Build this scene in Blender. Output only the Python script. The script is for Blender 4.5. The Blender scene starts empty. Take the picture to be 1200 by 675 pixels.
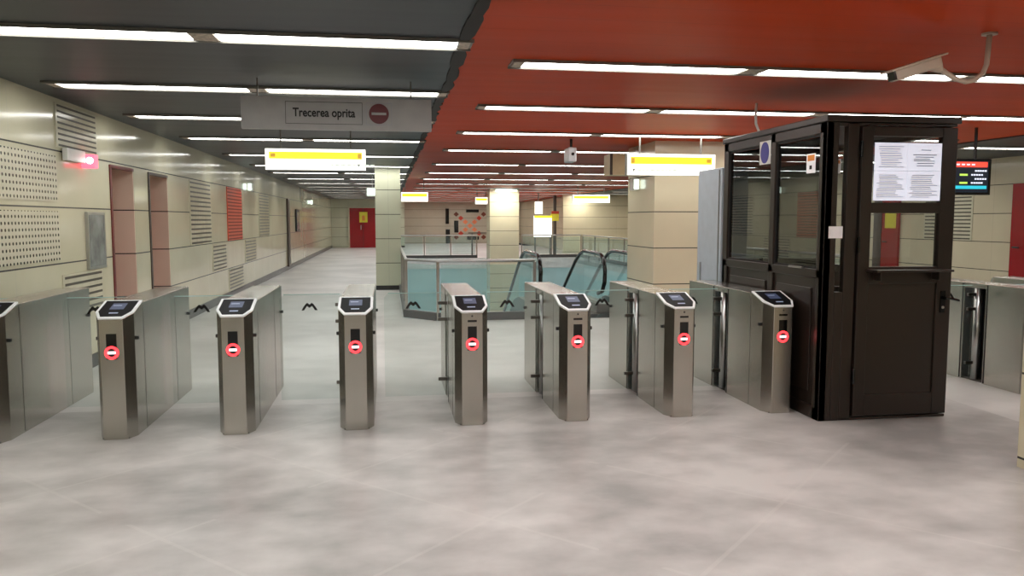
import bpy, bmesh, math, random
from mathutils import Vector
random.seed(7)
scene = bpy.context.scene
COL = scene.collection

# ------------------------------------------------------------------ materials
def s2l(c):
    return tuple((x/12.92 if x <= .04045 else ((x+.055)/1.055)**2.4) for x in [v/255 for v in c])

class N:
    """tiny node helper"""
    def __init__(s, name):
        s.m = bpy.data.materials.new(name); s.m.use_nodes = True
        s.t = s.m.node_tree; s.n = s.t.nodes; s.l = s.t.links
        s.b = s.n['Principled BSDF']; s.o = s.n['Material Output']
    def new(s, typ, **kw):
        n = s.n.new(typ)
        for k, v in kw.items(): setattr(n, k, v)
        return n
    def link(s, a, b): s.l.new(a, b)
    def math(s, op, a, b=None, c=None):
        n = s.new('ShaderNodeMath', operation=op)
        for i, v in enumerate((a, b, c)):
            if v is None: continue
            if isinstance(v, (int, float)): n.inputs[i].default_value = v
            else: s.link(v, n.inputs[i])
        return n.outputs[0]
    def mix(s, fac, a, b):
        n = s.new('ShaderNodeMix', data_type='RGBA')
        if isinstance(fac, (int, float)): n.inputs[0].default_value = fac
        else: s.link(fac, n.inputs[0])
        for i, v in ((6, a), (7, b)):
            if isinstance(v, tuple): n.inputs[i].default_value = (*v[:3], 1)
            else: s.link(v, n.inputs[i])
        return n.outputs[2]
    def pos(s):
        g = s.new('ShaderNodeNewGeometry')
        x = s.new('ShaderNodeSeparateXYZ'); s.link(g.outputs['Position'], x.inputs[0])
        return g, x
    def noise(s, scale, stretch=(1, 1, 1), detail=3, coord='Position'):
        if coord == 'Position': src = s.new('ShaderNodeNewGeometry').outputs['Position']
        else: src = s.new('ShaderNodeTexCoord').outputs['Object']
        mp = s.new('ShaderNodeMapping'); mp.inputs['Scale'].default_value = stretch
        s.link(src, mp.inputs[0])
        n = s.new('ShaderNodeTexNoise'); n.inputs['Scale'].default_value = scale
        n.inputs['Detail'].default_value = detail
        s.link(mp.outputs[0], n.inputs[0])
        return n.outputs['Fac']
    def bump(s, h, strength=.1, dist=.01):
        n = s.new('ShaderNodeBump'); n.inputs['Strength'].default_value = strength
        n.inputs['Distance'].default_value = dist
        s.link(h, n.inputs['Height']); s.link(n.outputs[0], s.b.inputs['Normal'])
    def ramp(s, f, p0, p1, c0, c1):
        n = s.new('ShaderNodeValToRGB'); e = n.color_ramp.elements
        e[0].position = p0; e[1].position = p1
        e[0].color = (*c0, 1); e[1].color = (*c1, 1); s.link(f, n.inputs[0])
        return n.outputs[0]

def plain(name, rgb, rough=.5, metal=0, var=.06, scale=8, spec=.5, bump=0):
    a = N(name); c = s2l(rgb)
    f = a.noise(scale)
    a.link(a.ramp(f, .3, .7, tuple(x*(1-var) for x in c), tuple(min(1, x*(1+var)) for x in c)), a.b.inputs['Base Color'])
    a.b.inputs['Roughness'].default_value = rough
    a.b.inputs['Metallic'].default_value = metal
    a.b.inputs['Specular IOR Level'].default_value = spec
    if bump: a.bump(f, bump)
    return a.m

def emit(name, rgb, strength):
    a = N(name); c = s2l(rgb)
    a.b.inputs['Base Color'].default_value = (*[x*(.5 if strength > .7 else .9) for x in c], 1)
    a.b.inputs['Emission Color'].default_value = (*c, 1)
    a.b.inputs['Emission Strength'].default_value = strength
    a.b.inputs['Roughness'].default_value = .4
    return a.m

def steel(name, rgb, rough=.28):
    a = N(name); c = s2l(rgb)
    f = a.noise(14, (5, 5, .12), 3, 'Object')
    a.link(a.ramp(f, .25, .75, tuple(x*.975 for x in c), tuple(min(1, x*1.02) for x in c)), a.b.inputs['Base Color'])
    a.b.inputs['Metallic'].default_value = 1
    g = a.noise(60, (1, 1, .02), 3, 'Object')
    r = a.math('MULTIPLY_ADD', g, .05, rough-.02)
    a.link(r, a.b.inputs['Roughness'])
    a.b.inputs['Anisotropic'].default_value = .4
    return a.m

def enamel(name, rgb, rough=.14, vper=1.2, voff=0., joints=True, hx=None):
    """large enamelled wall panels: dark horizontal joints every .535 m, thin vertical joints"""
    a = N(name); c = s2l(rgb)
    g, p = a.pos()
    nz = a.new('ShaderNodeSeparateXYZ'); a.link(g.outputs['Normal'], nz.inputs[0])
    f = a.noise(1.3)
    base = a.ramp(f, .3, .7, tuple(x*.95 for x in c), tuple(min(1, x*1.04) for x in c))
    z = a.math('ADD', p.outputs['Z'], 20*.535 - .062 + .007)
    fr = a.math('MODULO', z, .535)
    h = a.math('LESS_THAN', fr, .014)
    ax = a.math('GREATER_THAN', a.math('ABSOLUTE', nz.outputs['X']), .5)
    ay = a.math('SUBTRACT', 1, ax)
    along = a.math('ADD', a.math('MULTIPLY', p.outputs['Y'], ax), a.math('MULTIPLY', p.outputs['X'], ay))
    v = a.math('LESS_THAN', a.math('MODULO', a.math('ADD', along, 20*vper - voff), vper), .006)
    vv = a.math('MULTIPLY', v, .35)
    k = a.math('MAXIMUM', h, vv)
    a.link(a.mix(k, base, s2l((38, 36, 32))), a.b.inputs['Base Color'])
    a.link(a.math('MULTIPLY_ADD', k, .5, rough), a.b.inputs['Roughness'])
    a.b.inputs['Coat Weight'].default_value = .35
    a.b.inputs['Coat Roughness'].default_value = .10
    w = a.noise(1.6, (1, 1, .35), 1)
    a.bump(w, .12, .03)
    return a.m

def glass(name, tint=(.97, .99, .98), refl=1.0, rough=0.0, ior=1.5, haze=0):
    a = N(name)
    a.n.remove(a.b)
    tr = a.new('ShaderNodeBsdfTransparent'); tr.inputs[0].default_value = (*tint, 1)
    gl = a.new('ShaderNodeBsdfGlossy'); gl.inputs['Roughness'].default_value = rough
    fr = a.new('ShaderNodeFresnel'); fr.inputs[0].default_value = ior
    mx = a.new('ShaderNodeMixShader')
    bk = a.new('ShaderNodeNewGeometry')
    front = a.math('SUBTRACT', 1, bk.outputs['Backfacing'])
    a.link(a.math('MULTIPLY', a.math('MULTIPLY', fr.outputs[0], refl), front), mx.inputs[0])
    last = tr.outputs[0]
    if haze:
        df = a.new('ShaderNodeBsdfDiffuse'); df.inputs[0].default_value = (.8, .92, .92, 1)
        m2 = a.new('ShaderNodeMixShader'); m2.inputs[0].default_value = haze
        a.link(last, m2.inputs[1]); a.link(df.outputs[0], m2.inputs[2]); last = m2.outputs[0]
    a.link(last, mx.inputs[1]); a.link(gl.outputs[0], mx.inputs[2])
    a.link(mx.outputs[0], a.o.inputs[0])
    return a.m

def floor_mat():
    a = N('terrazzo floor'); g, p = a.pos()
    X, Y = p.outputs['X'], p.outputs['Y']
    c0, c1 = s2l((150, 147, 145)), s2l((211, 207, 205))
    f1 = a.noise(.62, (1, 1.15, 1), 7); f2 = a.noise(2.6, (1, 1.3, 1), 7)
    f = a.math('ADD', a.math('MULTIPLY', f1, .65), a.math('MULTIPLY', f2, .35))
    col = a.ramp(f, .38, .60, c0, c1)
    # diagonal slab seams
    def seam(u, per, off, w):
        m = a.math('MODULO', a.math('ADD', u, 60*per+off), per)
        return a.math('LESS_THAN', m, w)
    u = a.math('MULTIPLY', a.math('ADD', X, Y), .7071)
    v = a.math('MULTIPLY', a.math('SUBTRACT', X, Y), .7071)
    s = a.math('MULTIPLY', a.math('MAXIMUM', seam(u, 1.15, .30, .022), seam(v, 1.15, .16, .022)), a.math('GREATER_THAN', f1, .47))
    col = a.mix(a.math('MULTIPLY', s, .18), col, s2l((222, 219, 214)))
    # lighter colour beyond the gate line and in the side passage
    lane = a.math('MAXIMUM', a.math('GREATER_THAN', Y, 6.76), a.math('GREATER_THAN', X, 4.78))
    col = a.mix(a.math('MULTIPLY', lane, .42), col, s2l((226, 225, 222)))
    a.link(col, a.b.inputs['Base Color'])
    a.link(a.math('MULTIPLY_ADD', f2, .25, .22), a.b.inputs['Roughness'])
    a.b.inputs['Specular IOR Level'].default_value = .45
    a.bump(f2, .05, .01)
    return a.m

def ceiling_mat(name, rgb, metal, rough, spec=.5):
    a = N(name); c = s2l(rgb); g, p = a.pos()
    f = a.noise(.8, (.5, 2.5, 1), 3)
    base = a.ramp(f, .25, .75, tuple(x*.9 for x in c), tuple(x*1.08 for x in c))
    v = a.math('LESS_THAN', a.math('MODULO', a.math('ADD', p.outputs['Y'], 40.15), .30), .006)
    a.link(a.mix(a.math('MULTIPLY', v, .35), base, tuple(x*.3 for x in c)), a.b.inputs['Base Color'])
    a.b.inputs['Metallic'].default_value = metal
    a.b.inputs['Specular IOR Level'].default_value = spec
    a.b.inputs['Roughness'].default_value = rough
    a.bump(a.noise(.9, (.4, 2, 1), 2), .25, .05)
    return a.m

def perforated(name, rgb):
    a = N(name); c = s2l(rgb); g, p = a.pos()
    def cell(v, per, off):
        return a.math('SUBTRACT', a.math('MODULO', a.math('ADD', v, 50*per-off), per), per/2)
    dy = a.math('DIVIDE', cell(p.outputs['Y'], .062, 0), .014)
    dz = a.math('DIVIDE', cell(p.outputs['Z'], .057, .01), .014)
    r = a.math('ADD', a.math('MULTIPLY', dy, dy), a.math('MULTIPLY', dz, dz))
    a.link(a.mix(a.math('LESS_THAN', r, 1), c, (.01, .01, .01)), a.b.inputs['Base Color'])
    a.b.inputs['Roughness'].default_value = .2
    return a.m

M = dict(
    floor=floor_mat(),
    wall=enamel('cream enamel panel', (203, 198, 171), .15, vper=2.4),
    wallr=enamel('cream enamel panel right', (206, 196, 168), .2, voff=.4, vper=1.45),
    col=enamel('cream column panel', (216, 205, 176), .2, vper=3.9, voff=1.37),
    colS=enamel('pale column tile', (196, 198, 174), vper=.54, voff=0.0),
    jamb=enamel('cream reveal panel with red reflection', (216, 194, 174), .5, vper=7),  # cream panel with the red door's reflection mixed into its colour
    grey=ceiling_mat('grey ceiling panel', (29, 37, 44), .05, .45),
    red=ceiling_mat('vermilion ceiling panel', (180, 56, 2), .0, .45, .08),
    dark=plain('black gap', (14, 14, 14), .7),
    base=plain('dark granite skirting', (38, 37, 36), .25),
    plinth=plain('dark grey stone plinth', (70, 70, 70), .4),
    steel=steel('brushed stainless steel', (186, 182, 174), .25),
    steel_d=steel('dark brushed steel', (120, 117, 112), .3),
    chrome=plain('polished steel tube', (190, 191, 190), .3, 1),
    silver=plain('silver plastic frame', (238, 240, 242), .35, .1),
    black=plain('black gloss plastic', (8, 8, 9), .12),
    reader=plain('black reader face', (5, 5, 8), .4, spec=.05),
    blackm=plain('black rubber', (16, 16, 17), .45),
    screen=emit('dim blue display', (60, 72, 104), .22),
    screen_t=emit('pale display figures', (150, 160, 185), .45),
    redlight=emit('red signal light', (255, 52, 58), 3.2),
    whitelight=emit('white signal bar', (255, 225, 228), 2.2),
    tube=emit('lamp diffuser', (253, 252, 247), 13.5),
    house=plain('lamp housing', (120, 118, 112), .5, .5),
    conn=plain('lamp connector', (180, 170, 155), .6, .3, .35, 40),
    signw=emit('lit white sign face', (255, 253, 240), 1.9),
    signy=emit('lit yellow sign band', (250, 236, 52), 1.25),
    signt=emit('lit grey lettering', (205, 212, 200), 1.0),
    signd=emit('lit dark mark', (120, 122, 120), .6),
    signb=emit('lit ochre mark', (196, 150, 50), 1.0),
    panelgrey=plain('grey sign panel', (160, 158, 156), .4),
    ink=plain('dark ink', (18, 18, 20), .6),
    noentry=plain('dark red disc', (92, 12, 20), .4),
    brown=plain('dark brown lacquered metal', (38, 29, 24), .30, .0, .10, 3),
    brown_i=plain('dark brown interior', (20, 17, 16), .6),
    bglass=glass('booth window glass', (.93, .94, .94), 1.3, ior=1.5),
    sglass=glass('dark tinted booth glass', (.50, .51, .51), 1.3, ior=1.5),
    glass=glass('clear gate glass', (.95, .98, .97), 1.0, haze=.03),
    rglass=glass('railing glass', (.86, .95, .94), 1.2, haze=.06),
    eglass=glass('escalator glass', (.80, .93, .93), 1.2, haze=.12),
    gedge=plain('glass edge', (170, 200, 195), .2),
    paper=plain('white paper', (250, 250, 252), .6, 0, .005),
    self_lit=emit('backlit white paper', (232, 238, 255), .6),  # emission added to the paper to brighten the booth notices
    print_=plain('faint grey print', (190, 192, 205), .7),
    print2=plain('dark grey print', (150, 152, 165), .7),
    fold=plain('paper fold', (205, 207, 218), .7),
    orange=plain('orange print', (224, 138, 58), .5),
    yellow=plain('yellow notice', (226, 214, 60), .5),
    blue=plain('deep blue print', (46, 40, 140), .3),
    perf=perforated('perforated cream panel', (205, 200, 178)),
    louv=plain('cream louvre plate', (200, 196, 172), .2),
    slot=plain('dark louvre slot', (70, 66, 54), .5),
    slotr=plain('dark red slot', (112, 30, 18), .5),
    redp=plain('orange red enamel', (205, 62, 20), .3),
    door=plain('crimson door paint', (150, 10, 20), .22, 0, .08, 2),
    doord=plain('dark crimson frame', (100, 8, 12), .3),
    brownp=plain('brown steel profile', (60, 48, 40), .4),
    poster=plain('grey framed print', (120, 124, 122), .15, 0, .5, 5),
    cab=plain('pale blue grey sheet metal', (176, 186, 196), .3, .1),
    cctv=plain('beige camera housing', (176, 160, 145), .4),
    cctv_s=plain('silver camera housing', (190, 190, 192), .35, .4),
    blue_w=plain('pale aqua wall panel', (196, 228, 233), .35, 0, .05, 1),
    fascia=plain('white slab edge', (225, 228, 228), .5),
    lowfloor=plain('lower hall floor', (150, 160, 165), .35),
    creambox=plain('cream box sign', (206, 190, 150), .4),
    tread=plain('escalator tread', (90, 94, 96), .4, .6),
    lcd=emit('dark blue display background', (8, 20, 34), .8),
    lcdr=emit('red display header', (255, 70, 52), 1.3),
    lcdw=emit('white display text', (220, 225, 245), 1.1),
    lcdg=emit('lime display text', (190, 225, 90), 1.0),
    lcdc=emit('cyan display band', (40, 180, 200), 1.1),
    bulb=emit('bright lens', (255, 252, 235), 90.0),
    small=emit('small lamp lens', (235, 255, 240), 3.0),
    redlamp=emit('pink red warning lamp', (255, 90, 110), 2.5),
    whitelamp=emit('white warning lamp core', (255, 235, 238), 5.0),
    mos_r=plain('red mosaic', (190, 60, 40), .3), mos_b=plain('brown mosaic', (110, 52, 30), .3),
    mos_o=plain('orange mosaic', (225, 130, 90), .3),
    white_p=plain('white plastic', (225, 225, 220), .4),
)

# ------------------------------------------------------------------ mesh helpers
class B:
    def __init__(s): s.bm = bmesh.new()
    def box(s, x0, x1, y0, y1, z0, z1):
        vs = [s.bm.verts.new((x, y, z)) for z in (z0, z1) for x, y in ((x0, y0), (x1, y0), (x1, y1), (x0, y1))]
        for f in ((3, 2, 1, 0), (4, 5, 6, 7), (0, 1, 5, 4), (1, 2, 6, 5), (2, 3, 7, 6), (3, 0, 4, 7)):
            s.bm.faces.new([vs[i] for i in f])
        return s
    def prism(s, pts, d0, d1, axis='z'):
        """pts: 2-D outline; extruded along axis"""
        def P(a, b, d): return {'z': (a, b, d), 'x': (d, a, b), 'y': (a, d, b)}[axis]
        v0 = [s.bm.verts.new(P(a, b, d0)) for a, b in pts]; v1 = [s.bm.verts.new(P(a, b, d1)) for a, b in pts]
        n = len(pts)
        s.bm.faces.new(v0[::-1]); s.bm.faces.new(v1)
        for i in range(n):
            s.bm.faces.new((v0[i], v0[(i+1) % n], v1[(i+1) % n], v1[i]))
        return s
    def tube(s, path, r, seg=10):
        path = [Vector(p) for p in path]; rings = []
        up = Vector((.13, .21, .97)).normalized()
        for i, p in enumerate(path):
            t = ((path[min(i+1, len(path)-1)] - path[max(i-1, 0)])).normalized()
            if i == 0:
                u = t.cross(up).normalized()
            else:
                u = (pu - t*pu.dot(t)).normalized()
            pu = u; w = t.cross(u)
            rr = r[i] if isinstance(r, (list, tuple)) else r
            rings.append([s.bm.verts.new(p + (u*math.cos(a)+w*math.sin(a))*rr) for a in [2*math.pi*k/seg for k in range(seg)]])
        for a, b in zip(rings, rings[1:]):
            for k in range(seg): s.bm.faces.new((a[k], a[(k+1) % seg], b[(k+1) % seg], b[k]))
        s.bm.faces.new(rings[0][::-1]); s.bm.faces.new(rings[-1])
        return s
    def ring(s, cx, cz, y0, y1, r0, r1, seg=32):
        """annulus in the XZ plane"""
        a = []
        for k in range(seg):
            t = 2*math.pi*k/seg; c, q = math.cos(t), math.sin(t)
            a.append([s.bm.verts.new((cx+c*r, y, cz+q*r)) for y in (y0, y1) for r in (r0, r1)])
        for k in range(seg):
            p, n = a[k], a[(k+1) % seg]
            for i, j in ((0, 1), (1, 3), (3, 2), (2, 0)): s.bm.faces.new((p[i], p[j], n[j], n[i]))
        return s
    def done(s, name, mat, parent=None, bevel=0, smooth=False, kind=None):
        bmesh.ops.recalc_face_normals(s.bm, faces=s.bm.faces)
        me = bpy.data.meshes.new(name); s.bm.to_mesh(me); s.bm.free()
        me.materials.append(mat)
        if smooth:
            for p in me.polygons: p.use_smooth = True
        o = bpy.data.objects.new(name, me); COL.objects.link(o)
        if parent: o.parent = parent
        if bevel:
            m = o.modifiers.new('b', 'BEVEL'); m.width = bevel; m.segments = 2; m.limit_method = 'ANGLE'
        if kind: o['kind'] = kind
        return o

def tag(o, label, cat, group=None):
    o['label'] = label; o['category'] = cat
    if group: o['group'] = group
    return o
def thing(name, loc, label, cat, group=None):
    o = bpy.data.objects.new(name, None); COL.objects.link(o); o.location = loc
    o.empty_display_size = .1
    return tag(o, label, cat, group)
def copy_tree(o, parent=None):
    c = o.copy(); COL.objects.link(c)
    if parent: c.parent = parent
    for ch in list(o.children): copy_tree(ch, c)
    return c
def text(name, body, size, loc, mat, parent, sx=1, bold=0, depth=.002, align='CENTER'):
    cu = bpy.data.curves.new(name, 'FONT'); cu.body = body; cu.size = size
    cu.align_x = align; cu.align_y = 'CENTER'; cu.extrude = depth; cu.offset = bold
    t = bpy.data.objects.new(name+'_tmp', cu); COL.objects.link(t)
    dg = bpy.context.evaluated_depsgraph_get()
    me = bpy.data.meshes.new_from_object(t.evaluated_get(dg))
    bpy.data.objects.remove(t)
    for v in me.vertices:
        x, y, z = v.co
        v.co = (x*sx + loc[0], -z + loc[1], y + loc[2])
    me.materials.clear(); me.materials.append(mat)
    o = bpy.data.objects.new(name, me); COL.objects.link(o)
    if parent: o.parent = parent
    return o
ORD = ['first', 'second', 'third', 'fourth', 'fifth', 'sixth', 'seventh', 'eighth', 'ninth', 'tenth', 'eleventh',
       'twelfth', 'thirteenth', 'fourteenth', 'fifteenth', 'sixteenth', 'seventeenth', 'eighteenth']

# ------------------------------------------------------------------ setting
HZ = 2.70           # ceiling height
XL, XR = -3.10, 11.30
YB, YF = -6.0, 52.0
VX0, VX1, VY0, VY1 = .20, 8.0, 12.1, 32.0       # stairwell opening
def st(b, name, mat, **k): return b.done(name, mat, kind='structure', **k)

b = B()
b.box(XL-.6, XR+.3, YB, VY0, -.30, 0); b.box(XL-.6, VX0, VY0, 47, -.30, 0)
b.box(VX1, XR+.3, VY0, 47, -.30, 0); b.box(VX0, VX1, VY1, YF+.3, -.30, 0)
b.prism([(VX0, VY0), (.73, VY0), (VX0, VY0+.56)], -.30, 0)
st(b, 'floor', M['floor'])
st(B().box(XL-.6, .50, YB, 47, HZ, HZ+.15), 'ceiling', M['grey'])
st(B().box(.50, 8.55, YB, YF+.3, HZ, HZ+.15), 'ceiling', M['red'])
st(B().box(8.55, XR+.3, YB, 47, HZ, HZ+.15), 'ceiling', M['grey'])
# ragged dark seam where grey and vermilion ceilings meet
def seam(x, name):
    b = B(); y = YB; l0 = r0 = 0.0; k = 0
    prev = None
    while y < 45:
        w = .03 + .035*random.random(); off = .012*math.sin(y*2.1)
        cur = [b.bm.verts.new(p) for p in ((x-.01+off-w*.4, y, HZ-.012), (x+off+w, y, HZ-.012), (x+off+w, y, HZ+.01), (x-.01+off-w*.4, y, HZ+.01))]
        if prev:
            for i in range(4): b.bm.faces.new((prev[i], prev[(i+1) % 4], cur[(i+1) % 4], cur[i]))
        else: b.bm.faces.new(cur)
        prev = cur; y += .05 + .16*random.random()
    b.bm.faces.new(prev)
    st(b, name, M['dark'])
seam(.50, 'trim_1'); seam(8.55, 'trim_2')

# left wall with two door niches
N1, N2, NT, ND = (9.62, 10.45), (11.07, 11.98), 2.16, .28
b = B()
for y0, y1 in ((YB, N1[0]), (N1[1], N2[0]), (N2[1], 45.2)): b.box(XL-.6, XL, y0, y1, 0, HZ)
for n in (N1, N2): b.box(XL-.6, XL, n[0], n[1], NT, HZ)
st(b, 'wall_left', M['wall'])
for i, n in enumerate((N1, N2)):
    d = st(B().box(XL-ND-.05, XL-ND, n[0]+.02, n[1]-.02, 0, NT-.02), 'door_%d' % (i+1), M['door'])
    st(B().tube([(XL-ND+.04, n[0]+.12, 1.0), (XL-ND+.04, n[0]+.26, 1.0)], .012), 'door_handle', M['chrome'], parent=d)
    B_ = B(); B_.box(XL-ND, XL-.003, n[1]-.02, n[1], 0, NT); st(B_, 'trim_%d' % (3+i), M['jamb'])
    B_ = B(); B_.box(XL-.05, XL+.012, n[0]-.035, n[0]+.02, 0, NT+.01); B_.box(XL-.05, XL+.008, n[0], n[1], NT-.02, NT+.015)
    st(B_, 'trim_%d' % (5+i), M['doord'] if i == 0 else M['brownp'])
b = B()
for y0, y1 in ((YB, N1[0]-.035), (N1[1], N2[0]-.035), (N2[1], 45.0)): b.box(XL, XL+.015, y0, y1, 0, .14)
st(b, 'baseboard_left', M['base'])
st(B().box(XL, XL+.05, 25.3, 25.75, .1, 2.2), 'trim_7', M['brownp'])

# right wall, back wall behind the viewpoint, end walls
st(B().box(XR, XR+.3, YB, 45.2, 0, HZ), 'wall_right', M['wallr'])
st(B().box(XR-.015, XR, YB, 45.0, 0, .10), 'baseboard_right', M['base'])
st(B().box(XL-.6, XR+.3, YB-.2, YB, 0, HZ), 'wall_back', M['wall'])
b = B(); b.box(XL-.6, .9, 45.0, 45.2, 0, HZ)
st(b, 'wall_corridor_end', M['colS'])
st(B().box(-2.0, 0.9, 44.97, 45.0, 0, .10), 'baseboard_corridor_end', M['base'])
st(B().box(.7, .9, 45.2, YF, 0, HZ), 'wall_return', M['wall'])
st(B().box(.7, 8.9, YF, YF+.2, -.0, HZ), 'wall_front', enamel('greyed cream panel', (186, 178, 160), vper=2.1))
st(B().box(8.0, XR+.3, 36.0, 36.25, 0, HZ), 'wall_right_end', M['wallr'])
st(B().box(8.6, 8.85, 36.25, YF, 0, HZ), 'wall_far_right', M['wallr'])
# corridor end door
d = st(B().box(-2.12, -.62, 44.9, 44.99, .0, 2.2), 'door_3', M['door'])
st(B().box(-1.39, -1.37, 44.88, 44.9, .02, 2.16), 'door_seam', M['dark'], parent=d)
st(B().tube([(-1.5, 44.86, 1.0), (-1.5, 44.86, 1.25)], .02), 'door_handle', M['chrome'], parent=d)
b = B(); b.box(-2.2, -2.12, 44.86, 45.0, 0, 2.28); b.box(-.62, -.54, 44.86, 45, 0, 2.28); b.box(-2.2, -.54, 44.86, 45, 2.2, 2.28)
st(b, 'trim_8', M['louv'])
t = thing('door_notice', (-1.36, 44.86, 1.62), 'yellow notice on the crimson door at the end of the left corridor', 'notice')
B().box(-.22, .22, 0, .02, -.22, .36).done('sheet', M['yellow'], t)
B().box(-.08, .08, -.005, 0, -.12, .16).done('symbol', M['orange'], t)

# stairwell walls and lower hall
ZL = -4.2
b = B()
b.box(VX0-.2, VX0, VY0, VY1, ZL, -.3); b.box(VX1, VX1+.2, VY0, VY1, ZL, -.3)
b.box(VX0-.2, VX1+.2, VY1, VY1+.2, ZL, -.3); b.box(VX0-.2, VX1+.2, VY0-.2, VY0, ZL, -.3)
st(b, 'wall_stairwell', M['blue_w'])
st(B().box(VX0-.2, VX1+.2, VY0-.2, VY1+.2, ZL-.1, ZL), 'floor', M['lowfloor'])
st(B().box(VX0, VX1, VY1-.04, VY1-.003, -.42, .0), 'trim_9', M['fascia'])
st(B().box(VX0+.003, VX0+.04, VY0+.7, VY1-.05, -.42, .0), 'trim_10', M['fascia'])

# columns (part of the setting)
def column(name, x0, x1, y0, y1, mat, z0=0, label=None):
    o = st(B().box(x0, x1, y0, y1, z0, HZ), name, mat)
    if z0 == 0: st(B().box(x0-.006, x1+.006, y0-.006, y1+.006, 0, .10), 'column_skirting', M['base'], parent=o)
    return o
column('column', -.28, .27, 17.7, 18.25, M['colS'])
column('column', 3.87, 5.0, 11.25, 12.55, M['col'])
column('column', 3.74, 4.84, 29.4, 30.4, M['col'], ZL)
st(B().box(3.895, 5.1, 3.25, 4.33, 0, HZ), 'column', M['wallr'])
column('column', 8.9, 9.6, 26.0, 26.7, M['colS'])

# right wall doors
st(B().box(XR-.06, XR-.001, 16.8, 17.1, 0, 2.2), 'trim_11', M['brownp'])
for i, (y0, y1) in enumerate(((11.9, 12.95), (16.2, 16.8))):
    d = st(B().box(XR-.05, XR-.001, y0, y1, .0, 2.2), 'door_%d' % (4+i), M['door'])
    st(B().tube([(XR-.09, y1-.1, 1.05), (XR-.09, y1-.25, 1.05)], .015), 'door_handle', M['blackm'], parent=d)

# ------------------------------------------------------------------ wall fittings
def louvre(x, y0, y1, z0, z1, n, label, mat='louv', smat='slot', group='slotted ventilation plates', side=1):
    t = thing('ventilation_grille', (x, y0, z0), label, 'ventilation grille', group)
    B().box(*sorted((0, .012*side)), 0, y1-y0, 0, z1-z0).done('plate', M[mat], t)
    h = (z1-z0)/n
    for k in range(n):
        B().box(*sorted((.0115*side, .015*side)), .04, y1-y0-.04, k*h+h*.30, k*h+h*.66).done('slot', M[smat], t)
    return t
louvre(XL, 8.15, 9.22, 2.235, 2.66, 8, 'slotted grille high on the left wall just under the grey ceiling', group=None)
louvre(XL, 8.15, 9.22, .62, 1.02, 6, 'slotted grille low on the left wall below the framed grey print', group=None)
louvre(XL, 13.2, 14.7, 1.14, 2.18, 14, 'tall slotted grille on the left wall beyond the second door niche', group=None)
louvre(XL, 14.75, 15.95, .62, 1.10, 7, 'slotted grille low on left wall just before the red panel', group=None)
louvre(XL, 16.15, 17.7, .10, .58, 7, 'slotted grille at skirting level under the red wall panel', group=None)
louvre(XL, 16.15, 17.7, 1.14, 2.19, 16, 'orange red slotted panel halfway along the cream left wall', 'redp', 'slotr', None)
louvre(XL, 18.0, 19.4, .62, 1.10, 7, 'slotted grille low on left wall just past the red panel', group=None)
louvre(XL, 20.0, 21.6, 1.14, 2.18, 14, 'faint slotted grille on left wall between red panel and brown profile', group=None)
louvre(XR, 13.98, 15.4, 1.14, 2.18, 14, 'slotted grille on the right wall, seen past the booth under the departure display', group=None, side=-1)
def perfp(z0, z1, label):
    t = thing('perforated_panel', (XL+.001, 6.0, z0), label, 'perforated panel')
    B().box(0, .01, 0, 2.12, 0, z1-z0).done('plate', M['perf'], t)
perfp(1.72, 2.15, 'upper perforated sound panel on the cream left wall')
perfp(1.17, 1.63, 'lower perforated sound panel on the left wall behind leftmost gate')
t = thing('framed_print', (XL, 8.80, 1.03), 'grey glazed print in a steel frame on left wall before the first niche', 'framed picture')
B().box(0, .03, 0, .50, 0, .60).done('frame', M['chrome'], t)
B().box(.028, .032, .03, .47, .03, .57).done('picture', M['poster'], t)
t = thing('framed_print', (XL, 27.6, 1.15), 'small grey framed print far down the left corridor wall', 'framed picture')
B().box(0, .05, 0, .9, 0, .75).done('frame', M['blackm'], t)
B().box(.045, .055, .06, .84, .06, .69).done('picture', M['poster'], t)
# warning lamp
t = thing('warning_lamp', (XL+.016, 8.15, 2.12), 'white wall box with a glowing pink red lamp, left wall near first niche', 'warning lamp')
B().box(0, .05, .10, .56, .0, .12).done('box', M['white_p'], t, .005)
B().box(.0, .13, .56, .68, -.045, .095).done('lamp_body', M['redlamp'], t, .01)
B().tube([(.09, .545, .03), (.09, .562, .03)], .034).done('core', M['whitelamp'], t)
# small emergency lamps
def elamp(x, y, z, label, side=1):
    t = thing('emergency_lamp', (x, y, z), label, 'emergency lamp')
    B().box(*sorted((0, .10*side)), -.10, .10, -.09, .09).done('housing', M['white_p'], t, .01)
    B().box(*sorted((.02*side, .09*side)), -.112, -.1, -.07, .07).done('lens', M['small'], t)
elamp(XL, 18.6, 2.28, 'small glowing emergency lamp on left wall just past the red panel')
elamp(XL, 33.0, 2.25, 'small glowing emergency lamp far down the left corridor wall')
elamp(3.87, 12.05, 2.10, 'small glowing emergency lamp on the side of the big cream column', -1)
t = thing('emergency_lamp', (-.36, 19.0, 2.10), 'white glowing lamp behind the slim tiled column', 'emergency lamp')
B().box(-.14, .14, 0, .1, 0, .2).done('housing', M['white_p'], t, .01); B().box(-.12, .12, -.01, 0, .02, .18).done('lens', M['small'], t)
B().box(-.01, .01, .04, .06, .2, .6).done('rod', M['chrome'], t)

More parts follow.
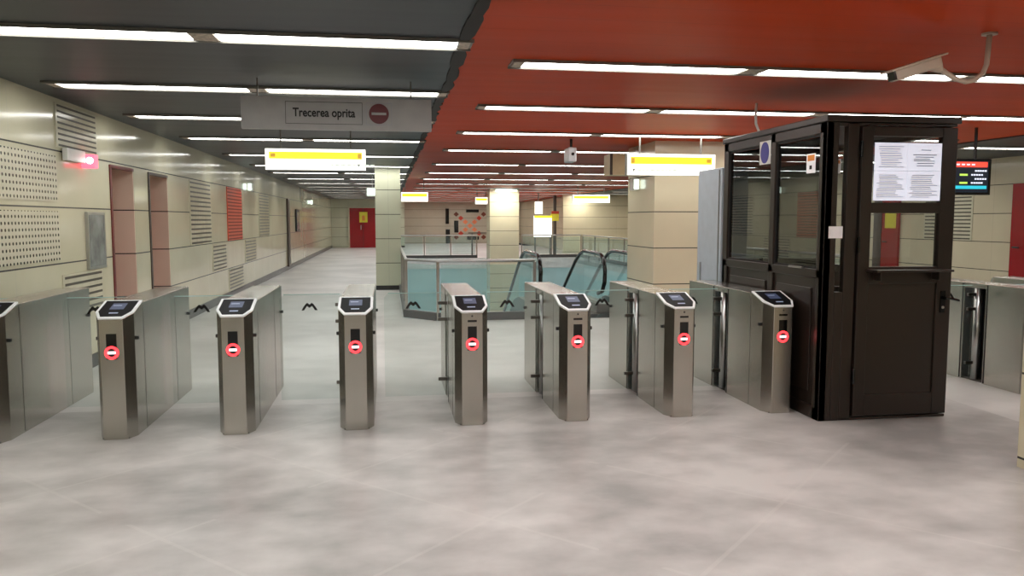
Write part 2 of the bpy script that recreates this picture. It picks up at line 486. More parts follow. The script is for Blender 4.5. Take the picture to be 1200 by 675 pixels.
# ------------------------------------------------------------------ light strips
def strip(x, y, tubes, width, label, group=None, scale=1):
    """one luminous row: housing, diffusers, connectors"""
    t = thing('ceiling_light_strip', (x, y, HZ), label, 'ceiling light', group)
    e = tubes[-1][1]; s = tubes[0][0]
    q = B(); q.box(s-.10, e+.10, -width/2, width/2, -.008, 0)
    q.box(s-.10, e+.10, -width/2, -width/2+.012, -.022, -.008); q.box(s-.10, e+.10, width/2-.012, width/2, -.022, -.008)
    q.done('housing', M['house'], t)
    for a, c in tubes: B().box(a, c, -width/2+.025, width/2-.025, -.0125, -.0082).done('diffuser', M['tube'], t)
    edges = [(s-.09, s)] + [(tubes[i][1], tubes[i+1][0]) for i in range(len(tubes)-1)] + [(e, e+.09)]
    for a, c in edges: B().box(a+.01, c-.01, -width/2+.025, width/2-.025, -.016, -.0082).done('connector', M['conn'], t)
    return t
GY = [5.29, 7.35, 9.42, 11.78, 14.65, 17.4, 20.0, 22.8, 25.6, 28.4, 31.2, 34.0, 36.8, 39.6, 42.4]
RY = [5.86, 8.11, 10.5, 13.15, 16.5, 19.5, 22.45, 25.5, 28.7, 31.5, 34.6, 37.7, 40.8, 43.9, 47.0, 50.1]
def rows(ys, x, tubes, where, n=None):
    for i, y in enumerate(ys):
        strip(x, y, tubes, .27, '%s white light strip on the %s, counting away from the foreground' % (ORD[i], where), 'light strips on the '+where)
def rearrows(ys, x, tubes, where):
    for i, y in enumerate(ys):
        strip(x, y, tubes, .27, 'white light strip on the %s behind the viewpoint, %s row back' % (where, ORD[i]), 'light strips behind the viewpoint')
LT = [(0, 1.53), (1.70, 3.20)]
RT = [(0, 1.70), (1.88, 3.55), (3.73, 5.30), (5.42, 7.0)]
HT = [(0, 1.70)]
rows(GY, -2.74, LT, 'left grey ceiling'); rows(RY, 1.0, RT, 'vermilion ceiling')
rows([6.2, 9.0, 11.45, 14.6, 17.4, 20.2, 23.0, 25.8, 28.6, 31.4, 34.2], 9.1, HT, 'right grey ceiling')
rearrows([3.15, 1.05, -1.1, -3.3], -2.74, LT, 'left grey ceiling'); rearrows([3.5, 1.2, -1.1, -3.4], 1.0, RT, 'vermilion ceiling')

# bright downlights that wash the tops of the far columns
def downlight(x, y, label):
    t = thing('ceiling_spotlight', (x, y, HZ), label, 'spotlight')
    B().box(-.4, .4, -.09, .09, -.09, 0).done('housing', M['white_p'], t)
    B().box(-.37, .37, -.07, .07, -.1, -.091).done('lens', M['bulb'], t)
downlight(4.29, 28.95, 'bright downlight washing the top of the far cream column')
downlight(8.7, 35.45, 'bright downlight washing the right end wall beyond the escalators')

# ------------------------------------------------------------------ turnstile gates
def smooth_pts(pts): return pts
def make_gate(name, slots):
    t = bpy.data.objects.new(name, None); COL.objects.link(t)
    L = 1.77; w0, w1 = .078, .125
    def zt(y):
        if y <= .30: return .858 + y/.30*.090
        if y >= L-.09: return .948 - (y-(L-.09))/.09*.05
        return .948
    bm = bmesh.new()
    plan = [(-w0, 0), (w0, 0), (w1, .10), (w1, .30), (w1, L-.09), (w0, L), (-w0, L), (-w1, L-.09),
            (-w1, 1.06), (-.035, 1.06), (-.035, .78), (-w1, .78), (-w1, .30), (-w1, .10)]
    lo = [bm.verts.new((x, y, 0)) for x, y in plan]; hi = [bm.verts.new((x, y, zt(y))) for x, y in plan]
    n = len(plan)
    for i in range(n): bm.faces.new((lo[i], lo[(i+1) % n], hi[(i+1) % n], hi[i]))
    bm.faces.new(lo[::-1])
    bm.faces.new([hi[i] for i in (0, 1, 2, 3, 12, 13)])
    bm.faces.new([hi[i] for i in (3, 4, 7, 8, 9, 10, 11, 12)])
    bm.faces.new([hi[i] for i in (4, 5, 6, 7)])
    bb = B(); bb.bm = bm
    bb.done('cabinet', M['steel'], t, .004)
    # cover bridging the post recess
    B().box(-w1, .0, .775, 1.065, .90, .949).done('top_cover', M['steel'], t, .004)
    B().box(-w0-.012, w0+.012, .02, L-.03, 0, .012).done('base_plate', M['steel_d'], t)
    B().tube([(-.085, .92, .02), (-.085, .92, .90)], .038, 20).done('pivot_post', M['chrome'], t, smooth=True)
    B().box(-.0365, -.0355, .79, 1.05, .02, .90).done('recess_lining', M['dark'], t)
    for y in (.76, 1.08): B().box(-.1265, -.1245, y-.008, y+.008, .01, .94).done('panel_seam', M['dark'], t)
    for xx in (-.1262, .1252): B().box(xx, xx+.001, .315, .321, .01, .93).done('service_seam', M['steel_d'], t)
    B().box(.1252, .1262, 1.2, 1.206, .01, .93).done('service_seam', M['steel_d'], t)
    # sloping reader head: frame, glass, screen
    def zs(y): return .858 + y/.30*.090
    def hexa(g, lift, th):
        """sloping hexagonal slab inset by g"""
        out = [(-w0+g*.45, g-.004), (w0-g*.45, g-.004), (w1-g, .10), (w1-g, .30-g), (-w1+g, .30-g), (-w1+g, .10)]
        bm = bmesh.new()
        a = [bm.verts.new((x, y, zs(y)+lift)) for x, y in out]; c = [bm.verts.new((x, y, zs(y)+lift+th)) for x, y in out]
        bm.faces.new(a[::-1]); bm.faces.new(c)
        for i in range(6): bm.faces.new((a[i], a[(i+1) % 6], c[(i+1) % 6], c[i]))
        q = B(); q.bm = bm; return q
    hexa(-.004, .0005, .013).done('reader_frame', M['silver'], t, .003)
    r = hexa(.016, .012, .004).done('reader_glass', M['reader'], t)
    def slab(x0, x1, y0, y1, lift, th):
        bm = bmesh.new()
        a = [bm.verts.new((x, y, zs(y)+lift)) for x, y in ((x0, y0), (x1, y0), (x1, y1), (x0, y1))]
        c = [bm.verts.new((v.co.x, v.co.y, v.co.z+th)) for v in a]
        bm.faces.new(a[::-1]); bm.faces.new(c)
        for i in range(4): bm.faces.new((a[i], a[(i+1) % 4], c[(i+1) % 4], c[i]))
        q = B(); q.bm = bm; return q
    s_ = slab(-.048, .048, .13, .235, .0155, .0015).done('screen', M['screen'], r)
    slab(-.038, .02, .19, .20, .0165, .0015).done('screen_line', M['screen_t'], r)
    slab(-.03, .03, .06, .075, .0155, .0015).done('screen_mark', M['screen_t'], r)
    # front window and signal
    B().box(-.034, .034, -.002, .004, .655, .755).done('sensor_window', M['black'], t)
    B().box(-.036, .036, -.0015, .004, .575, .655).done('signal_plate', M['blackm'], t)
    s = B().ring(0, .622, -.006, -.0005, .030, .047).done('no_entry_light', M['redlight'], t)
    B().box(-.026, .026, -.006, -.001, .613, .631).done('light_bar', M['whitelight'], s)
    if slots:
        B().box(-.034, .034, -.002, .004, .788, .803).done('card_slot', M['black'], t)
        B().ring(0, .833, -.002, .001, .002, .006, 12).done('indicator', M['blackm'], t)
    for xs in (-1, 1):
        for y in (.135, L-.14):
            x0, x1 = sorted((xs*w1, xs*(w1+.018)))
            B().box(x0, x1, y-.013, y+.013, .695, .72).done('light_sensor', M['blackm'], t, .003)
    # glass flap with bird-like M emblem
    y = .92
    g = B().prism([(-.655, .04), (-.11, .04), (-.11, .90), (-.16, .925), (-.62, .925), (-.655, .89)], y-.005, y+.005, 'y').done('glass_flap', M['glass'], t)
    B().box(-.62, -.16, y-.0052, y+.0052, .9255, .931).done('glass_edge', M['gedge'], g)
    c = -.41; zc = .825
    pts = [(-.066, -.030), (-.045, -.030), (-.033, -.012), (-.020, .006), (0, -.010), (.020, .006), (.033, -.012), (.045, -.030), (.066, -.030),
           (.050, -.002), (.033, .022), (.018, .034), (0, .018), (-.018, .034), (-.033, .022), (-.050, -.002)]
    B().prism([(c+a, zc+q) for a, q in pts], y-.008, y-.0055, 'y').done('emblem', M['black'], g)
    for z in (.70, .18, .84):
        B().box(-.20, -.10, y-.014, y+.014, z-.014, z+.014).done('clamp', M['steel_d'], g, .003)
    return t
gA = make_gate('ticket_gate', False); gB = make_gate('ticket_gate', True)
GX = [(-2.77, 'A'), (-1.925, 'A'), (-1.11, 'A'), (-.25, 'A'), (.610, 'B'), (1.42, 'B'), (2.27, 'B'), (3.095, 'B'),
      (5.66, 'B'), (6.485, 'B'), (7.31, 'A')]
GL = ['steel ticket gate at the left edge of the picture beside the cream wall',
      'steel ticket gate standing second from the left wall, its right side in view',
      'steel ticket gate third from the left wall, below the left end of the grey sign',
      'steel ticket gate fourth from the left wall, seen head on',
      'steel ticket gate in front of the glass railing, fifth from the left wall',
      'steel ticket gate in front of the escalators, sixth from the left wall',
      'steel ticket gate in front of the big cream column, seventh from left wall',
      'steel ticket gate standing right against the left side of the brown booth',
      'steel ticket gate right of the booth, nearest to it and cut by picture edge',
      'steel ticket gate second to the right of the brown booth',
      'steel ticket gate third to the right of the brown booth']
used = set()
for i, (x, k) in enumerate(GX):
    proto = gA if k == 'A' else gB
    o = proto if k not in used else copy_tree(proto)
    used.add(k)
    o.location = (x, 5.85, 0)
    tag(o, GL[i], 'ticket gate', 'row of steel ticket gates')

# ------------------------------------------------------------------ ticket booth
BX0, BX1, BY0, BY1, BZ = 3.25, 4.33, 5.56, 7.40, 2.31
t = thing('ticket_booth', (0, 0, 0), 'dark brown control booth with large windows at the right of the gates', 'booth')
def br(): return B()
b = br()   # left side frame: posts and rails
for y0, y1 in ((BY0, BY0+.10), (6.36, 6.44), (BY1-.10, BY1)): b.box(BX0, BX0+.06, y0, y1, .0, BZ-.03)
b.box(BX0, BX0+.06, BY0, BY1, 2.20, BZ-.03); b.box(BX0, BX0+.06, BY0, BY1, 1.10, 1.17)
b.box(BX0, BX0+.06, BY0, BY1, .0, .10)
# front frame (sidelight + door opening)
b.box(BX0, BX0+.10, BY0, BY0+.06, 0, BZ-.03); b.box(3.42, 3.515, BY0, BY0+.06, 0, BZ-.03)
b.box(BX0+.1, 3.42, BY0, BY0+.06, 2.25, BZ-.03); b.box(BX0+.1, 3.42, BY0, BY0+.06, .0, 1.0)
b.box(3.42, BX1, BY0, BY0+.06, 2.26, BZ-.03); b.box(3.42, BX1, BY0, BY0+.06, 0, .02)
# right side
for y0, y1 in ((BY0+.06, BY0+.14), (BY1-.10, BY1)): b.box(BX1-.06, BX1, y0, y1, 0, BZ-.03)
b.box(BX1-.06, BX1, BY0+.06, BY1, 2.20, BZ-.03); b.box(BX1-.06, BX1, BY0+.06, BY1, 1.05, 1.12); b.box(BX1-.06, BX1, BY0+.06, BY1, 0, .1)
# back
b.box(BX0, BX1, BY1-.06, BY1, 0, 1.17); b.box(BX0, BX1, BY1-.06, BY1, 2.2, BZ-.03)
b.done('frame', M['brown'], t, .006)
B().box(BX0+.02, BX0+.045, BY0+.1, BY1-.1, .1, 1.10).done('lower_panel', M['brown'], t)
B().box(BX1-.045, BX1-.02, BY0+.14, BY1-.1, .1, 1.05).done('lower_panel', M['brown'], t)
for y0, y1 in ((5.74, 6.30), (6.50, 7.24)): B().box(BX0+.008, BX0+.02, y0, y1, .20, 1.02).done('raised_panel', M['brown'], t, .006)
B().box(BX0-.015, BX1+.02, BY0-.02, BY1+.02, BZ-.03, BZ+.02).done('roof', M['brown'], t, .008)
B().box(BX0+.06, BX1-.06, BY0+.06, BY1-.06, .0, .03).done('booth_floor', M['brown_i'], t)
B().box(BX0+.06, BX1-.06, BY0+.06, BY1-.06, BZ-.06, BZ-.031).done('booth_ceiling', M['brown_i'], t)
B().box(BX0+.1, BX1-.1, BY1-.035, BY1-.025, 1.17, 2.2).done('window_pane', M['bglass'], t)
for y0, y1 in ((BY0+.10, 6.36), (6.44, BY1-.10)):
    w = B().box(BX0+.025, BX0+.035, y0, y1, 1.17, 2.20).done('window_pane', M['sglass'], t)
    q = B(); q.box(BX0+.015, BX0+.045, y0, y0+.015, 1.17, 2.2); q.box(BX0+.015, BX0+.045, y1-.015, y1, 1.17, 2.2)
    q.box(BX0+.015, BX0+.045, y0+.015, y1-.015, 2.185, 2.2); q.box(BX0+.015, BX0+.045, y0+.015, y1-.015, 1.17, 1.185)
    q.done('window_bead', M['brown_i'], w)
B().box(BX0-.02, BX0-.001, 5.84, 6.05, 1.165, 1.18).done('window_pull', M['chrome'], t)
B().box(BX1-.035, BX1-.025, BY0+.14, BY1-.1, 1.12, 2.20).done('window_pane', M['bglass'], t)
B().box(BX0+.10, 3.42, BY0+.025, BY0+.035, 1.0, 2.25).done('window_pane', M['bglass'], t)
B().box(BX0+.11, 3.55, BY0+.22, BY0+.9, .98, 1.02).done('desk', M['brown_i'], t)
# door leaf
DX0, DX1, DY = 3.53, BX1-.005, BY0-.012
d = br()
d.box(DX0, 3.625, DY, DY+.045, .03, 2.25); d.box(4.20, DX1, DY, DY+.045, .03, 2.25)
d.box(3.625, 4.20, DY, DY+.045, 2.18, 2.25); d.box(3.625, 4.20, DY, DY+.045, 1.60, 1.68); d.box(3.625, 4.20, DY, DY+.045, 1.06, 1.19)
d.box(3.625, 4.20, DY, DY+.045, .03, .20)
d = d.done('door', M['brown'], t, .005)
B().box(3.625, 4.20, DY+.014, DY+.035, .20, 1.06).done('door_panel', M['brown'], d)
B().box(3.625, 4.20, DY+.018, DY+.026, 1.68, 2.18).done('door_glass', M['bglass'], d)
B().box(3.625, 4.20, DY+.018, DY+.026, 1.19, 1.60).done('door_glass', M['bglass'], d)
q = B(); q.box(3.60, 4.24, DY-.14, DY, 1.155, 1.172); q.box(3.66, 3.675, DY-.09, DY, 1.09, 1.155); q.box(4.15, 4.165, DY-.09, DY, 1.09, 1.155)
q.done('counter_shelf', M['brown'], d, .004)
for z in (2.08, 1.36, .35): B().tube([(3.523, DY-.008, z-.06), (3.523, DY-.008, z+.06)], .011).done('hinge', M['black'], d)
q = B(); q.box(4.235, 4.275, DY-.008, DY, .83, 1.0); q.tube([(4.255, DY-.002, .945), (4.255, DY-.05, .945), (4.28, DY-.055, .945), (4.36, DY-.05, .925)], .010)
q.done('handle', M['black'], d)
B().tube([(4.255, DY-.012, .87), (4.255, DY-.001, .87)], .011).done('lock', M['chrome'], d)

def sheet(name, x0, x1, z0, z1, y, label, cat):
    s = thing(name, (x0, y, z0), label, cat)
    B().box(0, x1-x0, 0, .002, 0, z1-z0).done('paper', M['self_lit' if name == 'notice_sheet' else 'paper'], s)
    return s
def printlines(s, x0, x1, z0, z1, n, mat, jit=.3, h=.006):
    q = B()
    for k in range(n):
        z = z0+(z1-z0)*(k+.5)/n; a = x0+(x1-x0)*jit*random.random()*.5; c = x1-(x1-x0)*jit*random.random()
        q.box(a, c, -.001, 0, z-h/2, z+h/2)
    q.done('print_lines', M[mat], s)
PY = DY-.004
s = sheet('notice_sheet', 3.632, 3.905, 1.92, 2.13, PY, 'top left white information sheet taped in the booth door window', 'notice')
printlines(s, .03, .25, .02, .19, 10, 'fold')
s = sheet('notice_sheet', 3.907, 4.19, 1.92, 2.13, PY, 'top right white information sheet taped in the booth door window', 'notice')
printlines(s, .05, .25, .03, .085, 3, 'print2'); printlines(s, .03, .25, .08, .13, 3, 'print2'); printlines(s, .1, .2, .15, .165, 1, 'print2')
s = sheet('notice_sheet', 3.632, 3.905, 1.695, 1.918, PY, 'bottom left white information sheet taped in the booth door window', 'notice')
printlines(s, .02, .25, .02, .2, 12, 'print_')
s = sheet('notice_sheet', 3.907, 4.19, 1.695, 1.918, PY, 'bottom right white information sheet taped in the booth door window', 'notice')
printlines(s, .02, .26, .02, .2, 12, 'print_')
s = sheet('paper_notice', 3.285, 3.40, 1.41, 1.50, BY0-.003, 'small blank white paper stuck on booth corner beside the narrow window', 'notice')
s = thing('sticker', (BX0-.001, 5.71, 1.91), 'small white and orange sticker in the booth side window near the corner', 'sticker')
B().box(-.002, 0, 0, .13, 0, .15).done('paper', M['paper'], s); B().box(-.003, -.002, .015, .115, .095, .14).done('orange_field', M['orange'], s)
B().box(-.003, -.002, .05, .085, .03, .06).done('symbol', M['ink'], s)
s = thing('sticker', (3.345, BY0+.06, 1.90), 'small white and orange sticker seen through the narrow booth window', 'sticker')
B().box(0, .06, 0, .002, 0, .11).done('paper', M['paper'], s); B().box(.008, .052, -.001, 0, .075, .10).done('orange_field', M['orange'], s)
s = thing('round_badge', (BX0-.002, 6.54, 2.13), 'deep blue oval badge on white backing at the booth window post', 'badge')
B().box(-.004, 0, -.10, .10, -.10, .10).done('backing', M['white_p'], s)
B().prism([(.075*math.cos(k*math.pi/16), .092*math.sin(k*math.pi/16)) for k in range(32)], -.008, -.004, 'x').done('disc', M['blue'], s)
s = thing('yellow_notice', (XR-.052, 16.28, 1.36), 'small yellow notice on the crimson door seen through the booth hatch', 'notice')
B().box(-.003, 0, 0, .40, 0, .34).done('paper', M['yellow'], s)
s = thing('paper_cup', (3.46, 5.95, 1.021), 'small pale blue cup on the desk behind the narrow booth window', 'cup')
B().tube([(0, 0, 0), (0, 0, .10)], [.028, .036], 16).done('cup', plain('pale blue paper', (120, 160, 200), .5), s)
s = thing('antenna', (3.40, 7.0, BZ+.02), 'short white curved aerial on the booth roof', 'antenna')
B().tube([(.03, 0, 0), (0, 0, .05), (-.015, .02, .11), (-.01, .04, .19), (0, .05, .30)], .012, 8).done('rod', M['white_p'], s, smooth=True)

# tall cabinet behind the booth
t = thing('tall_cabinet', (3.30, 7.55, 0), 'tall pale grey metal cabinet behind the booth', 'cabinet')
B().box(0, .28, 0, .62, .06, 2.07).done('body', M['cab'], t, .01)
B().box(.02, .26, .02, .60, 0, .06).done('plinth', M['base'], t)
B().box(-.004, 0, .06, .075, .08, 2.05).done('edge_seam', M['steel_d'], t)
B().box(-.012, -.001, .50, .52, .9, 1.1).done('handle', M['chrome'], t)

# ------------------------------------------------------------------ signs
t = thing('hanging_sign', (-.40, 6.78, 2.29), 'grey unlit hanging sign reading Trecerea oprita with a no entry disc, above the gates', 'sign')
B().box(-.77, .77, 0, .06, 0, .265).done('panel', M['panelgrey'], t, .004)
def outline(x0, x1, z0, z1, w, mat, name, par, y=-.003):
    q = B(); q.box(x0, x1, y, 0, z0, z0+w); q.box(x0, x1, y, 0, z1-w, z1); q.box(x0, x0+w, y, 0, z0+w, z1-w); q.box(x1-w, x1, y, 0, z0+w, z1-w)
    q.done(name, M[mat], par)
outline(-.42, .20, .045, .225, .003, 'ink', 'text_border', t); outline(.23, .44, .045, .225, .003, 'print2', 'disc_border', t)
text('lettering', 'Trecerea oprita', .098, (-.11, -.003, .135), M['ink'], t, .80, .0019)
dd = B().tube([(.335, -.006, .137), (.335, 0, .137)], .082, 32).done('no_entry_disc', M['noentry'], t)
B().box(.275, .395, -.009, -.006, .127, .147).done('disc_bar', M['panelgrey'], dd)
for x in (-.64, .60): B().box(x-.006, x+.006, .02, .035, .265, .41).done('bracket', M['house'], t)

def lightbox(x0, x1, y, z0, z1, label, mirror=False, hang=True, detail=True):
    t = thing('lightbox_sign', ((x0+x1)/2, y, z0), label, 'illuminated sign')
    w = (x1-x0)/2; h = z1-z0
    B().box(-w, w, .012, .12, 0, h).done('case', M['house'], t)
    B().box(-w, w, 0, .012, 0, h).done('face', M['signw'], t)
    bnd = B().box(-w*.93, w*.93, -.002, 0, h*.52, h*.86).done('yellow_band', M['signy'], t)
    if detail:
        sg = -1 if not mirror else 1
        B().box(*sorted((sg*w*.90, sg*w*.80)), -.004, -.002, h*.60, h*.78).done('ochre_mark', M['signb'], bnd)
        B().box(*sorted((-sg*w*.92, -sg*w*.84)), -.004, -.002, h*.56, h*.80).done('ochre_mark', M['signb'], bnd)
        c = w*.86 if not mirror else -w*.86
        B().prism([(c-.022, h*.30), (c+.022, h*.30), (c, h*.14)], -.002, 0, 'y').done('arrow', M['signd'], t)
        q = B(); x = w*.30 if not mirror else -w*.78
        for k in range(9):
            l = .02+.05*random.random(); q.box(x, x+l, -.002, 0, h*.20, h*.28); x += l+.012
        q.done('small_lettering', M['signt'], t)
    if hang:
        for s in (-1, 1): B().box(s*w*.7-.01, s*w*.7+.01, .05, .07, h, HZ-z0).done('hanger', M['house'], t)
    return t
lightbox(-1.53, -.28, 10.5, 2.185, 2.45, 'glowing white and yellow direction sign hanging in the left corridor')
lightbox(3.24, 4.50, 10.55, 2.16, 2.45, 'glowing white and yellow direction sign in front of the big cream column', True)
lightbox(.38, 1.16, 23.5, 2.08, 2.35, 'small lit sign hanging just right of the slim tiled column', detail=False)
lightbox(3.05, 3.48, 28.0, 2.10, 2.34, 'narrow lit sign hanging to the left of the far cream column', detail=False)
lightbox(6.10, 7.38, 26.0, 2.12, 2.38, 'lit sign hanging beyond the escalators near the right grey ceiling', detail=False)

# lit totem on the far walkway
t = thing('light_totem', (6.5, 33.2, 0), 'glowing white square totem on the far walkway above the escalators', 'illuminated totem')
B().box(-.38, .38, 0, .12, .82, 1.72).done('face', M['signw'], t)
B().box(-.38, .38, -.005, 0, 1.62, 1.72).done('band', M['signy'], t)
B().box(-.36, -.30, .03, .09, 0, .82).done('leg', M['house'], t); B().box(.30, .36, .03, .09, 0, .82).done('leg', M['house'], t)
t = thing('pillar_lamp', (6.4, 33.6, 1.8), 'tall glowing lamp panel right above the white totem', 'lamp')
B().box(-.16, .16, 0, .1, 0, .52).done('lens', M['signw'], t); B().box(-.02, .02, .1, .14, 0, .9).done('rod', M['house'], t)
t = thing('wayfinding_post', (7.1, 33.6, 0), 'dark post with red and yellow marks beside the white totem', 'post')
B().tube([(0, 0, 0), (0, 0, 2.6)], .07, 12).done('pole', M['brownp'], t); B().box(-.2, .16, -.09, -.07, 1.50, 1.80).done('yellow_mark', M['yellow'], t)
B().box(-.16, .16, -.09, -.07, 1.80, 1.92).done('red_mark', M['mos_r'], t)

t = thing('box_sign', (3.52, 11.95, 2.24), 'unlit cream box sign fixed to the side of the big column', 'sign')
B().box(-.13, .345, 0, .35, 0, .32).done('case', M['creambox'], t, .005)
B().box(-.13, -.09, -.006, 0, 0, .32).done('edge_strip', M['brownp'], t); B().box(.27, .285, -.006, 0, 0, .32).done('divider', M['brownp'], t)
t = thing('departure_display', (7.2, 9.0, 1.86), 'black departure display with red header hanging right of the booth', 'display screen')
B().box(-.50, .30, .0, .10, 0, .45).done('case', M['black'], t, .006)
B().box(-.47, .26, -.003, 0, .03, .42).done('screen', M['lcd'], t)
B().box(-.47, .24, -.005, -.003, .345, .41).done('header', M['lcdr'], t)
q = B()
for j in range(7): q.box(-.40+j*.07, -.355+j*.07, -.006, -.005, .368, .386)
q.done('header_marks', M['lcdw'], t)
q = B(); q2 = B()
for k, z in enumerate((.30, .25, .20, .15)):
    x = .07 - .05*(k % 2)
    for j in range(5): q.box(x+j*.034, x+j*.034+.026, -.005, -.003, z-.010, z+.010)
    if k % 2: q2.box(-.14, -.03, -.005, -.003, z-.012, z+.012)
q.done('time_rows', M['lcdw'], t); q2.done('line_rows', M['lcdg'], t)
B().box(-.47, .24, -.005, -.003, .075, .115).done('cyan_band', M['lcdc'], t)
for x in (-.3, .1): B().box(x-.012, x+.012, .03, .06, .45, HZ-1.86).done('hanger', M['blackm'], t)

# ------------------------------------------------------------------ cameras
t = thing('security_camera', (3.69, 4.5, HZ), 'large beige bullet camera on a curved arm under the vermilion ceiling', 'security camera')
q = B(); path = [(0, 0, 0), (-.005, 0, -.10), (-.01, 0, -.19), (-.035, 0, -.245), (-.085, 0, -.285), (-.15, 0, -.30), (-.22, 0, -.285), (-.285, 0, -.25), (-.33, 0, -.225)]
q.tube(path, .016, 12).done('arm', M['cctv'], t, smooth=True)
B().tube([(0, 0, -.012), (0, 0, 0)], .045, 20).done('ceiling_rose', M['cctv'], t)
def obox(a, c, up, hw, hh):
    """box along a->c"""
    a, c = Vector(a), Vector(c); d_ = (c-a).normalized(); s_ = d_.cross(Vector(up)).normalized(); u_ = s_.cross(d_)
    bm = bmesh.new(); vs = []
    for p in (a, c):
        for i, j in ((-1, -1), (1, -1), (1, 1), (-1, 1)): vs.append(bm.verts.new(p+s_*i*hw+u_*j*hh))
    for f in ((0, 1, 2, 3), (7, 6, 5, 4), (0, 4, 5, 1), (1, 5, 6, 2), (2, 6, 7, 3), (3, 7, 4, 0)): bm.faces.new([vs[i] for i in f])
    q = B(); q.bm = bm; return q
bd = obox((-.345, 0, -.185), (-.66, -.02, -.285), (0, 0, 1), .044, .034).done('housing', M['cctv'], t, .012)
obox((-.32, 0, -.142), (-.70, -.02, -.262), (0, 0, 1), .056, .006).done('sun_shield', M['cctv'], bd, .003)
obox((-.655, -.02, -.283), (-.668, -.02, -.287), (0, 0, 1), .036, .026).done('lens_window', M['black'], bd)
B().tube([(-.325, 0, -.225), (-.39, 0, -.215)], .026, 12).done('knuckle', M['cctv'], t)
t = thing('security_camera', (2.60, 11.2, HZ), 'small silver camera hanging from the vermilion ceiling over the escalators', 'security camera')
B().tube([(0, 0, 0), (0, 0, -.12)], .02).done('stem', M['blackm'], t)
B().box(-.062, .062, -.10, .20, -.33, -.12).done('housing', M['cctv_s'], t, .02)
B().tube([(0, -.10, -.22), (0, -.115, -.22)], .022, 16).done('lens', M['black'], t)

# ------------------------------------------------------------------ glass railings
def railing(label, pts, step=1.35, h=.92, skip=None):
    t = thing('glass_railing', (pts[0][0], pts[0][1], 0), label, 'railing')
    o = Vector((pts[0][0], pts[0][1], 0))
    P = [Vector((x, y, 0))-o for x, y in pts]
    B().tube([p+Vector((0, 0, h)) for p in P], .024, 12).done('top_rail', M['chrome'], t, smooth=True)
    posts = []
    for a, c in zip(P, P[1:]):
        L = (c-a).length; n = max(1, round(L/step)); d = (c-a)/n; u = d.normalized(); s = Vector((-u.y, u.x, 0))
        for k in range(n):
            p, q_ = a+d*k, a+d*(k+1); posts += [p, q_]
            g0, g1 = p+u*.05, q_-u*.05
            bb = B(); bm = bb.bm
            vs = [bm.verts.new(v+s*o_*.006+Vector((0, 0, z))) for z in (.14, h-.06) for v, o_ in ((g0, -1), (g1, -1), (g1, 1), (g0, 1))]
            for f in ((3, 2, 1, 0), (4, 5, 6, 7), (0, 1, 5, 4), (1, 2, 6, 5), (2, 3, 7, 6), (3, 0, 4, 7)): bm.faces.new([vs[i] for i in f])
            bb.done('glass_panel', M['rglass'], t)
        bb = B(); bm = bb.bm
        vs = [bm.verts.new(v+s*o_*.05+Vector((0, 0, z))) for z in (0, .12) for v, o_ in ((a, -1), (c, -1), (c, 1), (a, 1))]
        for f in ((3, 2, 1, 0), (4, 5, 6, 7), (0, 1, 5, 4), (1, 2, 6, 5), (2, 3, 7, 6), (3, 0, 4, 7)): bm.faces.new([vs[i] for i in f])
        bb.done('plinth', M['plinth'], t)
    done = []
    for p in posts:
        if any((p-q_).length < .05 for q_ in done): continue
        done.append(p)
        q = B(); q.box(p.x-.022, p.x+.022, p.y-.022, p.y+.022, .0, h-.02).done('post', M['steel'], t)
        for z in (.28, .72):
            pass
    return t
railing('glass and steel railing along the near edge of the stairwell opening', [(.27, 31.8), (.27, 12.70), (.74, 12.16), (2.25, 12.16)])
railing('glass railing across the far end of the stairwell, left stretch', [(.35, 32.1), (3.55, 32.1)], 1.1)
railing('glass railing across the far end of the stairwell, right stretch', [(5.4, 32.1), (7.9, 32.1)], 1.1)
railing('glass railing along the right edge of the stairwell behind big column', [(7.9, 12.4), (7.9, 31.8)], 2)
t = thing('steel_door_frame', (4.0, 32.6, 0), 'thin steel portal on the far walkway below the red mosaic cross', 'portal')
for x in (-.62, .42): B().box(x, x+.06, 0, .06, 0, .98).done('upright', M['steel_d'], t)
B().box(-.75, .62, 0, .06, .98, 1.03).done('beam', M['steel_d'], t)

# ------------------------------------------------------------------ escalators
def escalator(x0, x1, label, full=True):
    t = thing('escalator', (x0, 12.6, 0), label, 'escalator', 'escalators down into the stairwell')
    W = x1-x0
    prof = [(1.55, 0), (2.2, -.15), (9.0, -4.15)]                         # tread line (y, z)
    hr = [(.45, .30), (.20, .36), (.06, .52), (.04, .72), (.12, .88), (.30, .96), (.6, .98), (1.45, .985), (1.75, .93), (2.1, .78), (2.6, .49), (8.9, -3.2)]
    for x in (0, W):
        bal = B().prism([(.25, .12), (.14, .5), (.16, .82), (.32, .92), (1.45, .945), (1.75, .89), (2.1, .74), (8.9, -3.24), (8.9, -3.95), (2.1, -.02), (1.6, .10)], x-.006, x+.006, 'x')
        bal.done('balustrade_glass', M['eglass'], t)
        B().tube([(x, a, c) for a, c in hr], .034, 12).done('handrail', M['black'], t, smooth=True)
        B().prism([(.05, .0), (.05, .16), (1.5, .16), (2.05, .05), (8.9, -3.9), (8.9, -4.3), (2.0, -.45), (.5, -.02)], x-.13, x+.13, 'x').done('skirt', M['steel_d'], t)
    b = B(); b.box(.13, W-.13, 0.0, 1.5, .001, .012); b.done('landing_plate', M['steel'], t)
    b = B(); y, z = 1.5, 0.
    while z > -4.0:
        b.box(.13, W-.13, y, y+.42, z-.30, z-.01); y += .40; z -= .235
    b.done('steps', M['tread'], t)
    b = B(); b.prism([(1.5, -.3), (2.2, -.42), (8.9, -4.35), (8.9, -4.75), (1.5, -.9)], -.12, W+.12, 'x'); b.done('truss', M['steel_d'], t)
    return t
VSH = .0
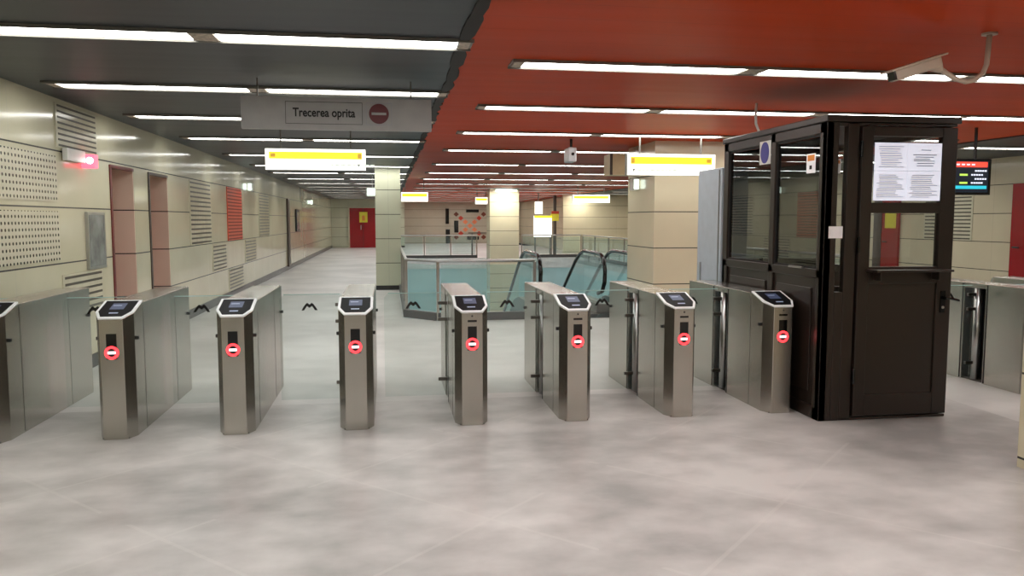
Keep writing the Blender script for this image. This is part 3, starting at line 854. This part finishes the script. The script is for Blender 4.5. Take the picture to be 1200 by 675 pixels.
escalator(2.44, 3.52, 'escalator nearer the glass railing, black handrails, going down away from gates')
escalator(4.06, 5.14, 'escalator half hidden behind the big cream column, going down away from gates')

# ------------------------------------------------------------------ far wall mosaic and plaques
sc = 52/928.
def fx(px): return (px-455)*sc*1.0 + .0
def fz(py): return 1.55-(py-257)*sc
t = thing('mosaic_cross', (fx(549.5), YF-.002, fz(264)), 'diagonal cross of red, brown and orange mosaic squares on the far wall', 'wall mosaic')
for k in range(-3, 4):
    for s in ((1,) if k == 0 else (1, -1)):
        cx, cz = k*.30, k*s*.25
        r = .18
        m = ['mos_b', 'mos_r', 'mos_o'][min(2, 3-abs(k))] if abs(k) < 4 else 'mos_b'
        B().prism([(cx-r, cz), (cx, cz-r*.9), (cx+r, cz), (cx, cz+r*.9)], -.03, 0, 'y').done('mosaic_square', M[m], t)
for (x0, x1, y0, y1), l in (((521, 525, 244, 262), 'tall black plaque upper left of the mosaic cross'), ((521, 526, 268, 286), 'tall black plaque lower left of the mosaic cross'),
          ((531, 536, 258, 272), 'black plaque nearest the left side of the mosaic cross'), ((545, 560, 245, 248.5), 'flat wide black plaque above the mosaic cross'), ((546, 560, 282, 286), 'flat wide black plaque below the mosaic cross')):
    t = thing('wall_plaque', (fx((x0+x1)/2), YF, max(.35, fz((y0+y1)/2))), l, 'wall plaque', 'black plaques around the mosaic cross')
    w = (x1-x0)/2*sc; h = min((y1-y0)/2*sc, .5 if y1-y0 > 15 else 9)
    B().box(-w, w, -.05, 0, -h, h).done('plate', M['black'], t, .02)

# ------------------------------------------------------------------ world, camera, view
w = bpy.data.worlds.new('World'); scene.world = w; w.use_nodes = True
w.node_tree.nodes['Background'].inputs[0].default_value = (.6, .65, .7, 1)
w.node_tree.nodes['Background'].inputs[1].default_value = .05
f = 928.; pitch = math.atan(80/f); yaw = math.atan((600-455)*math.cos(pitch)/f)
cam = bpy.data.cameras.new('camera'); co = bpy.data.objects.new('camera', cam); COL.objects.link(co)
co.location = (0, 0, 1.55); co.rotation_euler = (math.pi/2-pitch, 0, -yaw)
cam.sensor_width = 36; cam.lens = 36*f/1200; cam.clip_end = 200
scene.camera = co
scene.view_settings.view_transform = 'Standard'; scene.view_settings.look = 'None'
scene.view_settings.exposure = 0.0; scene.view_settings.gamma = 1; scene.view_settings.use_curve_mapping = False
scene.cycles.max_bounces = 8; scene.cycles.transparent_max_bounces = 16
scene.cycles.sample_clamp_indirect = 4
